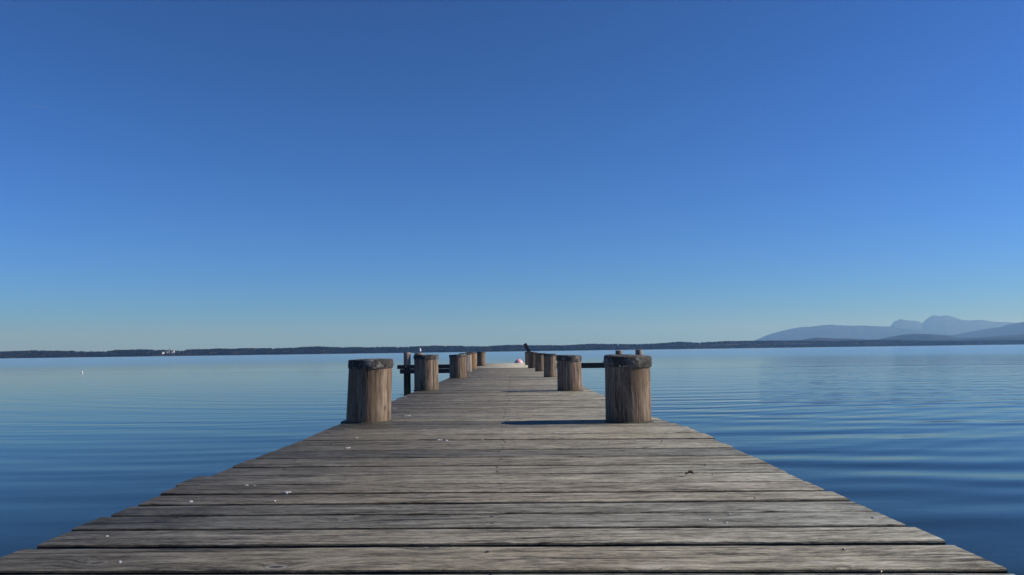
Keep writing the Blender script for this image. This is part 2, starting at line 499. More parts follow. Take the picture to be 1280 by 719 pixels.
# top outline of the wooded shore read from the photograph: px, py
SHORE = [(-260, 442), (-120, 440.5), (0, 440), (40, 438.5), (80, 439), (130, 440), (145, 438), (175, 437.2), (200, 437.4), (225, 438), (240, 436.8),
         (300, 436), (360, 435.2), (395, 433.3), (430, 434.6), (500, 433.8), (560, 432.3), (600, 433.4), (640, 431.4),
         (700, 432.2), (740, 430), (800, 430.6), (820, 429.6), (850, 427.4), (872, 428.6), (900, 427), (930, 426.2),
         (965, 425.8), (1000, 425.8), (1050, 426.4), (1100, 425.4), (1150, 426), (1200, 426.4), (1240, 425.8), (1280, 425), (1420, 424), (1560, 424)]
SX = np.array([p[0] for p in SHORE]); SY = np.array([p[1] for p in SHORE])


def shore_dist(px):
    return float(np.interp(px, [-260, 0, 400, 700, 900, 1280, 1560], [3600, 3700, 4200, 4600, 5300, 6600, 7000]))


def shore_top(px):
    """height (m) of the tree tops above the lake on this bearing"""
    d = ray(px, float(np.interp(px, SX, SY)))
    return CAM.z + d.z / d.y * (shore_dist(px) + 250)


def bearing(px):            # horizontal direction per metre of y
    hy = 447.9 - 0.01352 * px
    d = ray(px, hy)
    return d.x / d.y


TREE_H = 13.0
rows = [(-6, -1.6), (0, 0.4), (40, 1.0), (140, 0.55), (260, 1.0), (420, 0.9), (700, 0.5)]
verts, faces = [], []
pxs = np.linspace(-260, 1560, 365)
for px in pxs:
    b = bearing(px); d0 = shore_dist(px); top = max(2.0, shore_top(px) - TREE_H * 0.8)
    for i, (dd, f) in enumerate(rows):
        y = d0 + dd + 30 * nz(px * 0.02, 3) * (1 if dd > 0 else 1)
        h = f if i < 2 else (1.0 + (top - 1.0) * (0.2 if i == 2 else f))
        verts.append((b * y, y, h))
nr = len(rows)
for i in range(len(pxs) - 1):
    for j in range(nr - 1):
        a = i * nr + j
        faces.append((a, a + nr, a + nr + 1, a + 1))
me = bpy.data.meshes.new('far_shore'); me.from_pydata(verts, [], faces); me.update()
tag(link_mesh('far_shore', me, land_material('shore_meadow', (0.03, 0.035, 0.018), (0.09, 0.075, 0.045), 0.01)), kind='structure')

# the wood on that shore: many small crowns, one mass
def crown_template(kind):
    if kind == 0:           # spruce: two stacked cones
        v = []; f = []
        for (z0, z1, r) in ((0.12, 0.7, 0.24), (0.42, 1.0, 0.17)):
            s = len(v)
            for i in range(6):
                a = i * math.pi / 3 + z0
                v.append((math.cos(a) * r, math.sin(a) * r, z0))
            v.append((0, 0, z1))
            f += [(s + i, s + (i + 1) % 6, s + 6) for i in range(6)]
        return np.array(v), f
    bm = bmesh.new()
    bmesh.ops.create_icosphere(bm, subdivisions=1, radius=0.5)
    rr = random.Random(kind)
    v = [((p.co.x * 0.95 + rr.uniform(-.07, .07)) * 0.9, (p.co.y * 0.95 + rr.uniform(-.07, .07)) * 0.9, 0.55 + p.co.z * 0.9 + rr.uniform(-.05, .05)) for p in bm.verts]
    bm.verts.index_update()
    f = [tuple(x.index for x in fc.verts) for fc in bm.faces]
    bm.free()
    return np.array(v), f


temps = [crown_template(i) for i in range(4)]
VV, FF, base_i = [], [], 0
for k_ in range(21000):
    px = rng.uniform(-240, 1540)
    b = bearing(px); d0 = shore_dist(px); top = max(2.0, shore_top(px) - TREE_H * 0.8)
    dd = [rng.uniform(4, 60), rng.uniform(4, 320), rng.uniform(180, 330)][rng.integers(0, 3)]
    y = d0 + dd + 30 * nz(px * 0.02, 3)
    gh = float(np.interp(dd, [0, 40, 140, 260, 420], [0.4, 1 + (top - 1) * .2, 1 + (top - 1) * .55, top, 1 + (top - 1) * .9]))
    grow = 0.75 + 0.5 * nz(px * 0.06, dd * 0.004, 5)
    hgt = min(TREE_H * rng.uniform(0.8, 1.08) * (0.8 + 0.4 * grow), 24) * (0.75 if dd < 30 else 1)
    if gh + hgt < 3: continue
    if 192 < px < 246 and dd < 120 and rng.random() < .7: continue     # meadow below the white buildings
    if 192 < px < 232 and dd > 50: hgt *= 0.85
    conif = nz(px * 0.015, dd * 0.003, 9) + rng.uniform(-.3, .3) > 0.2
    tv, tf = temps[0 if conif else int(rng.integers(1, 4))]
    wdt = hgt * (rng.uniform(0.8, 1.1) if conif else rng.uniform(0.65, 1.0))
    ca, sa = math.cos(k_), math.sin(k_)
    x_ = tv[:, 0] * ca - tv[:, 1] * sa; y_ = tv[:, 0] * sa + tv[:, 1] * ca
    VV.append(np.stack([b * y + x_ * wdt, y + y_ * wdt, gh - 0.6 + tv[:, 2] * hgt], 1))
    FF += [tuple(i + base_i for i in f) for f in tf]
    base_i += len(tv)
me = bpy.data.meshes.new('far_shore_forest'); me.from_pydata(np.concatenate(VV).tolist(), [], FF); me.update()
tag(link_mesh('far_shore_forest', me, M_far), 'dark wooded strip of trees along the whole far shore', 'forest', kind='stuff')


def ridge(name, pts, dist, depth, mat, seed, rough=0.022):
    """a mountain massif: crest outline from the photograph, slopes falling to both sides"""
    xs = np.array([p[0] for p in pts]); ys = np.array([p[1] for p in pts])
    P = np.linspace(xs[0], xs[-1], int((xs[-1] - xs[0]) / 1.2) + 2)
    T = [-1.0, -0.8, -0.62, -0.46, -0.32, -0.2, -0.1, 0.0, 0.12, 0.3, 0.6, 1.0]
    verts, faces = [], []
    for px in P:
        d = ray(px, float(np.interp(px, xs, ys)))
        b = d.x / d.y
        H = max(0.0, CAM.z + d.z / d.y * dist) * (1 + .012 * nz(px * .45, seed) + .008 * nz(px * 1.1, seed * 2))
        for t in T:
            y = dist + t * depth
            s = (1 - abs(t)) ** 1.15
            gul = nz(px * 0.09 + seed, t * 2.2, seed) * 0.9 + nz(px * 0.25, t * 5, seed) * 0.5
            h = H * (s + (rough * 3 * gul * (1 - s) * s * 2 if abs(t) > 0.02 else 0))
            if abs(t) == 1: h = -2
            # keep slopes below the sight line to the crest
            if t > 0: h = min(h, H * (1 - 0.25 * t) * y / dist)
            verts.append((b * y, y, h))
    n = len(T)
    for i in range(len(P) - 1):
        for j in range(n - 1):
            a = i * n + j
            faces.append((a, a + n, a + n + 1, a + 1))
    me = bpy.data.meshes.new(name); me.from_pydata(verts, [], faces); me.update()
    for p in me.polygons: p.use_smooth = True
    return tag(link_mesh(name, me, mat), kind='structure')


M_mtn = land_material('mountain_forest', (0.014, 0.024, 0.024), (0.05, 0.055, 0.058), 0.0016)
ridge('mountain_peaks', [(1040, 426), (1085, 416), (1112, 409), (1117, 402.5), (1125, 398.8), (1135, 400.6), (1145, 401.2), (1149, 402), (1153, 404.3), (1159, 398), (1167, 393.8),
                         (1172, 394.5), (1175, 395.6), (1182, 394), (1188, 395.2), (1196, 398), (1203, 400.2), (1215, 400.6), (1224, 399.6), (1234, 401), (1246, 402.5),
                         (1262, 403), (1290, 405), (1340, 403), (1400, 407), (1480, 410), (1560, 414)], 30000, 5500, M_mtn, 1.3)
ridge('rounded_mountain', [(925, 430), (943, 426), (955, 420.5), (965, 417), (978, 413.5), (992, 410.5), (1003, 408.6), (1012, 408.8), (1024, 406.9), (1038, 406), (1052, 406.8),
                           (1066, 407.2), (1080, 407), (1095, 407.8), (1112, 408.4), (1130, 411), (1160, 414), (1200, 419), (1250, 424)], 24000, 4500, M_mtn, 4.1)
ridge('wooded_mountain', [(1130, 428), (1165, 423), (1190, 419), (1212, 415), (1235, 411), (1250, 409), (1262, 405.5), (1272, 403.4), (1282, 402.2), (1310, 398), (1350, 396),
                          (1400, 400), (1480, 408), (1560, 415)], 17500, 3600, M_mtn, 6.6)
ridge('low_hill', [(1080, 428), (1098, 424.5), (1112, 421.2), (1128, 418.6), (1142, 417.3), (1160, 417.6), (1172, 418.6), (1184, 419.3), (1196, 422), (1215, 422.4),
                   (1236, 421), (1256, 419.4), (1280, 417.6), (1330, 414), (1400, 415), (1480, 418), (1560, 421)], 11000, 2200, M_mtn, 2.7)
ridge('shore_hill', [(985, 428), (1005, 424.4), (1022, 422), (1040, 423), (1060, 423.6), (1085, 424.6), (1110, 424.2), (1150, 424), (1200, 424.6), (1260, 422), (1330, 421), (1560, 422)],
      9000, 1300, M_mtn, 8.2)
# land behind the shore, out to the mountains
bm = bmesh.new()
prev = None
for px in np.linspace(-300, 1600, 60):
    b = bearing(px); a = bm.verts.new((b * (shore_dist(px) + 650), shore_dist(px) + 650, 0.6)); c = bm.verts.new((b * 43000, 43000, 0.6))
    if prev: bm.faces.new((prev[0], a, c, prev[1]))
    prev = (a, c)
tag(obj('far_land', bm, land_material('far_fields', (0.04, 0.05, 0.025), (0.08, 0.08, 0.045), 0.0008)), kind='structure')


# white village buildings on the shore
def far_house(px, py_base, wpx, hpx, name, label, cat, tower=False, steep=0.5, rot=0.0, wallmat=None):
    dist = shore_dist(px) + (60 if not tower else 80)
    m = dist / F
    p = at_y(px, py_base, dist)
    t = empty(name, (p.x, p.y, p.z)); t.rotation_euler.z = rot
    tag(t, label, cat)
    W, H = wpx * m, hpx * m
    bm = bmesh.new(); add_box(bm, (0, 0, H / 2 - 3), (W, W * 1.2, H + 6)); wl = obj('wall', bm, wallmat or M_render, t)
    bm = bmesh.new()
    hw = W * 0.56; L = W * 0.64
    if tower:
        pts = [[(math.cos(a) * r, math.sin(a) * r, H + z) for a in [i * math.pi / 4 for i in range(8)]]
               for r, z in ((W * .62, 0.0), (W * .66, W * .35), (W * .34, W * .75), (W * .2, W * 1.1), (W * .04, W * 2.0))]
        add_rings(bm, pts); obj('onion_spire', bm, M_spire, t)
    else:
        rh = W * steep
        a = [bm.verts.new(q) for q in ((-hw, -L, H), (hw, -L, H), (0, -L, H + rh), (-hw, L, H), (hw, L, H), (0, L, H + rh))]
        for q in ((0, 1, 2), (5, 4, 3), (0, 2, 5, 3), (1, 4, 5, 2), (0, 3, 4, 1)): bm.faces.new([a[i] for i in q])
        obj('roof', bm, M_roof, t)
    mesh = None
    for i in range(2):
        for j in range(2):
            if mesh is None:
                bm = bmesh.new(); add_box(bm, (0, 0, 0), (W * .14, 0.12, H * .16)); o = obj('window', bm, M_pane, wl); mesh = o.data
            else: o = link_mesh('window', mesh, None, wl)
            o.location = ((i - .5) * W * .45, -W * .6 - 0.03, H * (.35 + .35 * j))
    return t


far_house(204, 441.2, 2.6, 1.1, 'white_house', 'small white house nearest the water, left of the far church tower', 'house', rot=0.5, steep=.35)
far_house(209.0, 441.0, 2.6, 1.2, 'village_house', 'greyish house at the foot of the far church tower', 'house', rot=0.6, steep=.4, wallmat=M_stone)
far_house(211.4, 439.6, 0.9, 3.0, 'church_tower', 'slim church tower with dark spire above the far wooded shore', 'church', tower=True, wallmat=M_stone)
far_house(215.0, 440.4, 1.6, 1.2, 'village_house', 'low greyish house between the far church tower and the tall white house', 'house', rot=0.3, steep=.4, wallmat=M_stone)
far_house(217.5, 439.6, 1.3, 1.9, 'white_house', 'tall narrow white house right of the far church tower', 'house', rot=0.6, steep=0.3)
far_house(151, 446.2, 1.3, 1.2, 'boathouse', 'tiny reddish hut at the waterline of the far left shore', 'hut', wallmat=M_hut, rot=0.3)

# ------------------------------------------------------------ pier
pier = tag(empty('pier', (0, 0, DECK)), 'long weathered grey plank pier running straight out over the calm lake', 'pier')
G = [  # joints between near boards: (x, y) left end, (x, y) right end in the photograph; gap in m
    ((-60, 714.8), (1263, 712.4), .030), ((39, 683.5), (1182, 678.0), .026), ((90, 662.6), (1138, 657.6), .026), ((132, 644.6), (1099, 638.8), .028),
    ((176, 631.2), (1062, 624.5), .023), ((201, 618.2), (1035, 612.8), .023), ((227, 606.8), (1006, 601.0), .023), ((259, 594.6), (985, 589.6), .023),
    ((288, 583.8), (962, 579.2), .023), ((318, 573.4), (940, 568.6), .023), ((343, 563.6), (918, 559.2), .023), ((360, 556.4), (906, 553.2), .023),
    ((376, 550.6), (892, 547.6), .023), ((389, 544.4), (878, 541.2), .023), ((408, 536.6), (856, 533.4), .023), ((424, 531.0), (844, 528.6), .023)]


def world_joint(g):
    a = at_z(*g[0], DECK); b = at_z(*g[1], DECK)
    return a, b, g[2]


joints = [world_joint(g) for g in G]
TH0 = math.atan2(joints[1][1].y - joints[1][0].y, joints[1][1].x - joints[1][0].x)
# boards behind the camera
a, b, g_ = joints[0]
back = []
yy = a.y
for i in range(16):
    yy -= random.uniform(.17, .21)
    back.append((Vector((-1.14, yy, DECK)), Vector((0.99, yy + math.tan(TH0) * 2.13, DECK)), .015))
joints = back[::-1] + joints
# boards running on to the pier's end
PIER_END = 30.2
y0 = joints[-1][0].y
th = math.atan2(joints[-1][1].y - joints[-1][0].y, 2.1)
first_far = len(joints)
while y0 < PIER_END:
    y0 += random.uniform(.168, .225)
    th = th * 0.97
    xl = -1.14 + (0.0 if y0 < 12 else 0.02); xr = float(np.interp(y0, [4, 6, 9, 30], [.98, .93, .88, .88]))
    joints.append((Vector((xl, y0, DECK)), Vector((xr, y0 + math.tan(th) * (xr - xl), DECK)), random.uniform(.016, .028)))


def make_plank(i, ja, jb, near):
    """board between front joint ja and rear joint jb"""
    rr = random.Random(i * 17 + 3)
    ga, gb = ja[2] / 2, jb[2] / 2
    xl0, xr0 = ja[0].x, ja[1].x
    xl1, xr1 = jb[0].x, jb[1].x
    xl = (xl0 + xl1) / 2 + rr.uniform(-.009, .009); xr = (xr0 + xr1) / 2 + rr.uniform(-.009, .009)
    if rr.random() < .12: xr += rr.uniform(.01, .03)
    if rr.random() < .12: xl -= rr.uniform(.01, .03)
    seg = 22 if near else 8
    T = rr.uniform(.046, .052)
    dz = rr.uniform(-.0022, .0014); tilt = rr.uniform(-.0012, .0012)
    c = Vector(((xl + xr) / 2, (ja[0].y + ja[1].y + jb[0].y + jb[1].y) / 4, DECK))
    bev = .004
    bm = bmesh.new()
    rings = []
    for s in range(seg + 1):
        u = s / seg
        x = xl + (xr - xl) * u
        fa = (x - ja[0].x) / (ja[1].x - ja[0].x); fb = (x - jb[0].x) / (jb[1].x - jb[0].x)
        wob = .0028
        ya = ja[0].y + (ja[1].y - ja[0].y) * fa + ga + wob * nz(x * 3.1, i * 5.3) + .002 * nz(x * 14, i * 2.1)
        yb = jb[0].y + (jb[1].y - jb[0].y) * fb - gb + wob * nz(x * 3.1, i * 5.3 + 5.3) + .002 * nz(x * 14, i * 2.1 + 50)
        z = dz + tilt * (u - .5) * 2 + .0009 * nz(x * 2.2, i * 3.3)
        cup = .0025 * nz(i * 1.7, 4) ; er = bev * (1 + .6 * nz(x * 9, i))
        ym = (ya + yb) / 2
        sk = (0, 0)
        if s == 0: x += rr.uniform(0, .004)
        pts = [(ya, z - T), (ya, z - er * 1.3), (ya + er * .35, z - er * .4), (ya + er * 1.3, z), (ym, z + cup),
               (yb - er * 1.3, z), (yb - er * .35, z - er * .4), (yb, z - er * 1.3), (yb, z - T)]
        rings.append([Vector((x, p[0], DECK + p[1])) - c for p in pts])
    add_rings(bm, rings)
    pale = c.y > 22.0
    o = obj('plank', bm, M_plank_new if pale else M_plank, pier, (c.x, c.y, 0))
    return o, (xl, xr, c.y)


info = []
for i in range(len(joints) - 1):
    o, inf = make_plank(i, joints[i], joints[i + 1], joints[i][0].y < 7.0 and joints[i][0].y > 0.8)
    info.append(inf)
PLANK_END = joints[-1][0].y

# joists under the boards
for x in (-0.92, -0.1, 0.72):
    bm = bmesh.new(); add_box(bm, (0, 0, 0), (0.10, PLANK_END + 2.2, 0.16)); obj('joist', bm, M_beam, pier, (x, (PLANK_END - 1.4) / 2 - .3, -.145))
# nail heads in two rows per board, small, joined
bm = bmesh.new()
for (xl, xr, y) in info:
    if y < 0.9 or y > 14: continue
    for x in (-0.92, -0.055, 0.72):
        for s in (-.045, .05):
            if random.random() < (.22 if x == -0.055 else .6): continue
            p = Vector((x + random.uniform(-.018, .018), y + s + random.uniform(-.012, .012) - x * .03, .0008))
            n = 8
            r = .0045 if x == -.055 else .0034
            ring0 = [(p.x + math.cos(q * 2 * math.pi / n) * r, p.y + math.sin(q * 2 * math.pi / n) * r, p.z - .006) for q in range(n)]
            ring1 = [(a_[0], a_[1], p.z) for a_ in ring0]
            ring2 = [(p.x + (a_[0] - p.x) * .6, p.y + (a_[1] - p.y) * .6, p.z + .0014) for a_ in ring0]
            add_rings(bm, [ring0, ring1, ring2], True, False)
tag(obj('nail_heads', bm, M_iron, pier), kind='stuff')


# bird droppings on the boards (part of the pier's wear)
def splat(px, py, wpx, seed, flat=0.28):
    p = at_z(px, py, DECK + .002)
    rr = random.Random(seed)
    w = wpx * p.y / F * .75
    bm = bmesh.new()
    for q in range(rr.choice((2, 3, 4))):
        cx, cy = (rr.uniform(-.6, .6) * w if q else 0), (rr.uniform(-.5, .5) * w * 1.2 if q else 0)
        r = w * (.5 if q == 0 else rr.uniform(.1, .25))
        n = 16
        ra = [r * rr.uniform(.45, 1.2) * (1.35 if abs(math.cos(_ * math.pi / 8)) > .8 else .85) for _ in range(n)]
        rg = [[(cx + math.cos(a_ * 2 * math.pi / n) * ra[a_] * f, cy + math.sin(a_ * 2 * math.pi / n) * ra[a_] * f * .8, z) for a_ in range(n)]
              for f, z in ((1, -.004), (.96, .0004), (.5, .0008))]
        add_rings(bm, rg, True, False)
    obj('bird_dropping', bm, M_white, pier, (p.x, p.y, .002), True)


for i, (px, py, w) in enumerate([(149, 701.5, 3.5), (358, 615, 12), (308, 606.5, 6), (318, 607, 4), (133, 670, 6), (343, 626, 5), (238, 626.5, 6), (433, 559.5, 9), (445, 547, 7),
                                 (510, 519.6, 8), (549, 549.3, 9), (557, 550.2, 5), (492, 510.5, 7), (603, 549.5, 2), (694, 540.3, 7), (724, 497.4, 4), (700, 490.6, 6),
                                 (681, 476.5, 7), (688, 475.4, 5), (586, 468.5, 5), (598, 474.5, 3), (580, 479, 4), (907, 653, 5), (886, 649, 4), (912, 642.5, 5), (1092, 647, 6), (880, 556, 3), (506, 496, 4), (630, 541, 5)]):
    splat(px, py, w, i)

# ------------------------------------------------------------ mooring posts
POST_GROUP = 'thick round wooden posts lining both edges of the pier'


def mooring_post(x0, x1, ybase, ytop, caph_px, mat, label, seed, lid=False, lidtilt=(0, 0), ring=0.008, topx=None):
    rr = random.Random(seed)
    cx = (x0 + x1) / 2
    fr = at_z(cx, ybase, DECK)
    rad = (x1 - x0) / 2 * fr.y / F
    for _ in range(3):
        cy = fr.y + rad
        rad = (x1 - x0) / 2 * cy / F
    C = at_y(cx, ybase, cy)
    k = cy / F
    top = at_y(cx, ytop, fr.y + (rad if False else 0)).z - DECK
    caph = caph_px * k
    t = tag(empty('mooring_post', (C.x, cy, DECK)), label, 'post', POST_GROUP)
    n = 40
    tp = (topx or (x0, x1)); rt = (tp[1] - tp[0]) / 2 * k; ox = ((tp[0] + tp[1]) / 2 - cx) * k
    bm = bmesh.new(); rings = []
    zs = [-2.6, -1.2, -.3, -.04, .0, .05] + [top * f for f in (.2, .3, .4, .5, .6, .7, .8, .9)] + [top - caph * .4, top - .012, top - .004]
    for z in zs:
        f = min(1, max(0, z / top))
        r = rad + (rt - rad) * f; o_ = ox * f
        if z == zs[-1]: r *= .93
        rings.append([(o_ + math.cos(2 * math.pi * i / n) * r * (1 + .014 * nz(math.cos(2 * math.pi * i / n) * 1.3, math.sin(2 * math.pi * i / n) * 1.3, z * .9 + seed)
                                                               - .012 * max(0, nz(i * .9, z * .6, seed + 9)))
                      , math.sin(2 * math.pi * i / n) * r * (1 + .014 * nz(math.cos(2 * math.pi * i / n) * 1.3, math.sin(2 * math.pi * i / n) * 1.3, z * .9 + seed)), z) for i in range(n)])
    add_rings(bm, rings)
    obj('trunk', bm, mat, t, smooth=True)
    # moss and dirt packed round the foot
    bm = bmesh.new(); m = 28; rg = []
    wd = [rad + .004 + .016 * max(0.0, .55 + nz(math.cos(q * 2 * math.pi / m) * 2.2 + seed, math.sin(q * 2 * math.pi / m) * 2.2)) for q in range(m)]
    for f, z in ((1.0, -.002), (.985, .0035), (.93, .009)):
        rg.append([(math.cos(q * 2 * math.pi / m) * (wd[q] * f if f > .95 else rad - .004), math.sin(q * 2 * math.pi / m) * (wd[q] * f if f > .95 else rad - .004), z) for q in range(m)])
    add_rings(bm, rg, False, False); obj('moss', bm, M_moss, t, smooth=True)
    # tarred cover folded over the top
    bm = bmesh.new(); rings = []
    R0 = rt + ring
    prof = [(R0 - .012, 0.0), (R0, .0), (R0 + .001, caph * .3), (R0, caph * .7), (R0 - .001, caph - .004), (R0 - .004, caph), (R0 * .5, caph + .003), (R0 * .08, caph + .003)]
    if lid: prof = [(R0 - .02, 0.0), (R0, .0), (R0 + .002, caph * .15), (R0 + .002, caph * .7), (R0, caph - .010), (R0 - .003, caph - .003), (R0 - .010, caph), (R0 * .5, caph + .002), (R0 * .08, caph + .002)]
    for r, z in prof:
        ring_ = []
        for i in range(n):
            a_ = 2 * math.pi * i / n
            dr = 1 + .004 * nz(math.cos(a_) * 2, math.sin(a_) * 2, z * 9 + seed * 3)
            rag = (.06 * caph * nz(math.cos(a_) * 3, math.sin(a_) * 3, seed + 2) + .05 * caph * nz(i * .8, seed)) if z < caph * .1 else .015 * caph * nz(math.cos(a_) * 2, math.sin(a_) * 2, seed)
            ring_.append((math.cos(a_) * r * dr, math.sin(a_) * r * dr, z + rag))
        rings.append(ring_)
    add_rings(bm, rings, True, True)
    c = obj('cap', bm, M_cap, t, (ox, 0, top - caph), True)
    c.data.set_sharp_from_angle(angle=R(32))
    c.rotation_euler = (lidtilt[0], lidtilt[1], 0)
    # tacks holding the cover
    if x1 - x0 > 25:
        me_ = None
        for q in range(9):
            a_ = q * 2 * math.pi / 9 + rr.random() * .3
            if me_ is None:
                b2 = bmesh.new(); bmesh.ops.create_uvsphere(b2, u_segments=8, v_segments=5, radius=.0035); s_ = obj('tack', b2, M_iron, c, smooth=True); me_ = s_.data
            else: s_ = link_mesh('tack', me_, None, c)
            s_.location = (math.cos(a_) * (R0 + .006), math.sin(a_) * (R0 + .006), caph * .35)
    return t, top, rad, k


POSTS = [
    (433.5, 488, 529.3, 449.6, 10.5, M_post, 'nearest post on the left edge of the pier, cap worn pale at its right side', 1, False, (R(1.0), R(-.6)), .006, (437, 490)),
    (757.5, 814, 529.3, 444.6, 13.0, M_post, 'nearest post on the right edge of the pier, under a thick tilted black lid', 2, True, (R(2.6), R(1.6)), .008, (758.5, 814)),
    (518, 548.5, 488.8, 443.6, 5.5, M_post, 'second post from the camera on the left edge, small bird just behind its top', 3, False, (R(.5), 0), .006, (518, 547.5)),
    (697, 728, 489.0, 444.2, 7.0, M_post, 'second post from the camera on the right edge, dark cap over its pale lit side', 4, True, (R(1.2), R(2)), .008, (697, 726.5)),
    (562, 583, 473.0, 443.2, 3.0, M_post, 'third post from the camera on the left edge, warm brown with a thin dark cap', 5, False, (0, R(-3)), .006, None),
    (680, 696, 471.8, 442.4, 3.0, M_post, 'third post from the camera on the right edge, mostly dark with a thin lit edge', 6, False, (0, 0), .004, None),
    (574.5, 590, 465.6, 441.6, 2.0, M_post_grey, 'fourth post on the left edge, greyish white side showing past its neighbour', 7, False, (0, 0), .004, None),
    (669, 683, 464.6, 441.6, 2.0, M_post, 'fourth post on the right edge, half hidden by the dark third post', 8, False, (0, 0), .004, None),
    (582.5, 596, 461.8, 440.4, 1.5, M_post_rust, 'fifth post on the left edge, orange rust stain near its top', 9, False, (0, 0), .004, None),
    (660, 673, 460.4, 440.2, 1.5, M_post, 'fifth post on the right edge, just in front of the one with the slanted board', 10, False, (0, 0), .004, None),
    (596.4, 607, 457.6, 440.0, 1.5, M_post, 'farthest post on the left edge, standing alone against the water', 11, False, (0, 0), .004, None),
    (656.4, 667, 456.4, 440.0, 1.5, M_post, 'farthest post on the right edge, a slanted dark board sticking up from it', 12, False, (0, 0), .004, None),
]
posts = [mooring_post(*p) for p in POSTS]

# nail stuck out of the near right lid, rag of cross timber at the near left post's foot
# slanted board on the farthest right post
t, top, rad, k = posts[11]
board = tag(empty('slanted_board', (t.location.x, t.location.y, DECK + top)), 'short dark board leaning up from the top of the farthest right post', 'board')
bm = bmesh.new(); add_box(bm, (-.0, 0, .11), (.115, .045, .36), Matrix.Rotation(R(-27), 3, 'Y'), .006)
obj('board', bm, M_beam, board, (-.06, 0, 0))
for z in (.06, .2):
    bm = bmesh.new(); bmesh.ops.create_cone(bm, cap_ends=True, segments=8, radius1=.012, radius2=.010, depth=.012, matrix=Matrix.Translation((-.06 - z * .5, -.028, z)) @ Matrix.Rotation(R(90), 4, 'X'))
    obj('bolt', bm, M_iron, board)


# ------------------------------------------------------------ side mooring frames at the pier head
def frame(side, x_in, x_out, piles, ytop, ymid, ybot, label):
    D = PIER_END - .4
    k = D / F
    a = at_y(x_in, 455, D); b = at_y(x_out, 455, D)
    t = tag(empty('mooring_stage', ((a.x + b.x) / 2, D, 0)), label, 'mooring stage', 'timber mooring frames either side of the pier head')
    ox = t.location.x
    def z(px, py): return at_y(px, py, D).z
    L = abs(b.x - a.x)
    zt, zm = z(x_out, ytop), z(x_out, ymid)
    bm = bmesh.new(); add_box(bm, (0, 0, 0), (L, .2, zt - zm - .01), None, .012); obj('cross_beam', bm, M_beam, t, (0, 0, (zt + zm) / 2))
    if ybot:
        zb = z(x_out, ybot)
        bm = bmesh.new(); add_box(bm, (0, 0, 0), (L - .1, .17, zm - zb - .006), None, .012); obj('lower_beam', bm, M_beam, t, (-.05 * side, .0, (zm + zb) / 2))
    for j, (p0, p1, pt) in enumerate(piles):
        r = (p1 - p0) / 2 * k
        c = at_y((p0 + p1) / 2, pt, D)
        bm = bmesh.new(); n = 20; rings = []
        for zz in (-2.4, -.2, .3, .6, .8, 1.0, c.z - .012, c.z):
            rings.append([(math.cos(2 * math.pi * i / n) * r * (1 + .02 * nz(i * .4, zz, j)) * (.93 if zz == c.z else 1), math.sin(2 * math.pi * i / n) * r * (.93 if zz == c.z else 1), zz) for i in range(n)])
        add_rings(bm, rings)
        obj('pile', bm, M_pile_grey if j == 0 else M_pile, t, (c.x - ox, (.12 + r), 0), True)
        bm = bmesh.new(); add_box(bm, (0, 0, 0), (.05, .1, .05), None, .006); obj('bolt', bm, M_iron, t, (c.x - ox, -.13 if j else -.16, (zt + zm) / 2))
    return t, D


fl, D = frame(-1, 604, 496.8, [(503.4, 512.2, 440.6), (517, 527.5, 441.4)], 456.2, 461.6, 467.4,
              'dark mooring frame of two beams on piles, left of the pier head')
fr_, _ = frame(1, 662, 812, [(795.4, 804.2, 437.2), (770.3, 779.2, 438.2)], 452.4, 459.4, None,
               'dark mooring frame with a single beam, right of the pier head')

# bird on the inner left pile
p = at_y(525.2, 441.4, D + .2)
bird = tag(empty('bird', (p.x, p.y, p.z)), 'small bird with a white breast perched on a pile left of the pier', 'bird')


def ellip(bm, c, r, rot=None, seg=14):
    m = Matrix.Translation(c)
    if rot is not None: m = m @ rot.to_4x4()
    bmesh.ops.create_uvsphere(bm, u_segments=seg, v_segments=9, radius=1, matrix=m @ Matrix.Diagonal((*r, 1)))


bm = bmesh.new()
rings = []
for (y, z, rx, ry) in ((.0, .03, .012, .014), (-.006, .055, .037, .045), (-.012, .085, .044, .05), (-.012, .115, .038, .042), (-.008, .14, .025, .028), (-.008, .155, .022, .025), (-.012, .172, .024, .03), (-.012, .19, .018, .022), (-.012, .197, .006, .007)):
    rings.append([(math.cos(a_ * math.pi / 7) * rx, y + math.sin(a_ * math.pi / 7) * ry, z) for a_ in range(14)])
add_rings(bm, rings); obj('body', bm, M_feather, bird, smooth=True)
for s in (-1, 1):
    bm = bmesh.new(); ellip(bm, (s * .042, .018, .085), (.014, .05, .05), Matrix.Rotation(R(35), 3, 'X')); obj('wing', bm, M_wing, bird, smooth=True)
    bm = bmesh.new(); bmesh.ops.create_cone(bm, cap_ends=True, segments=6, radius1=.004, radius2=.004, depth=.05, matrix=Matrix.Translation((s * .014, -.005, .02))); obj('leg', bm, M_wing, bird)
    bm = bmesh.new(); ellip(bm, (s * .017, -.03, .18), (.004, .004, .004), None, 8); obj('eye', bm, M_wing, bird)
bm = bmesh.new(); ellip(bm, (0, -.004, .188), (.024, .03, .016)); obj('hood', bm, M_wing, bird, smooth=True)
bm = bmesh.new(); bmesh.ops.create_cone(bm, cap_ends=True, segments=8, radius1=.007, radius2=.001, depth=.035, matrix=Matrix.Translation((0, -.055, .175)) @ Matrix.Rotation(R(90), 4, 'X')); obj('beak', bm, M_wing, bird)
bm = bmesh.new(); add_box(bm, (0, .075, .045), (.03, .09, .01), Matrix.Rotation(R(-35), 3, 'X'), .003); obj('tail', bm, M_wing, bird)

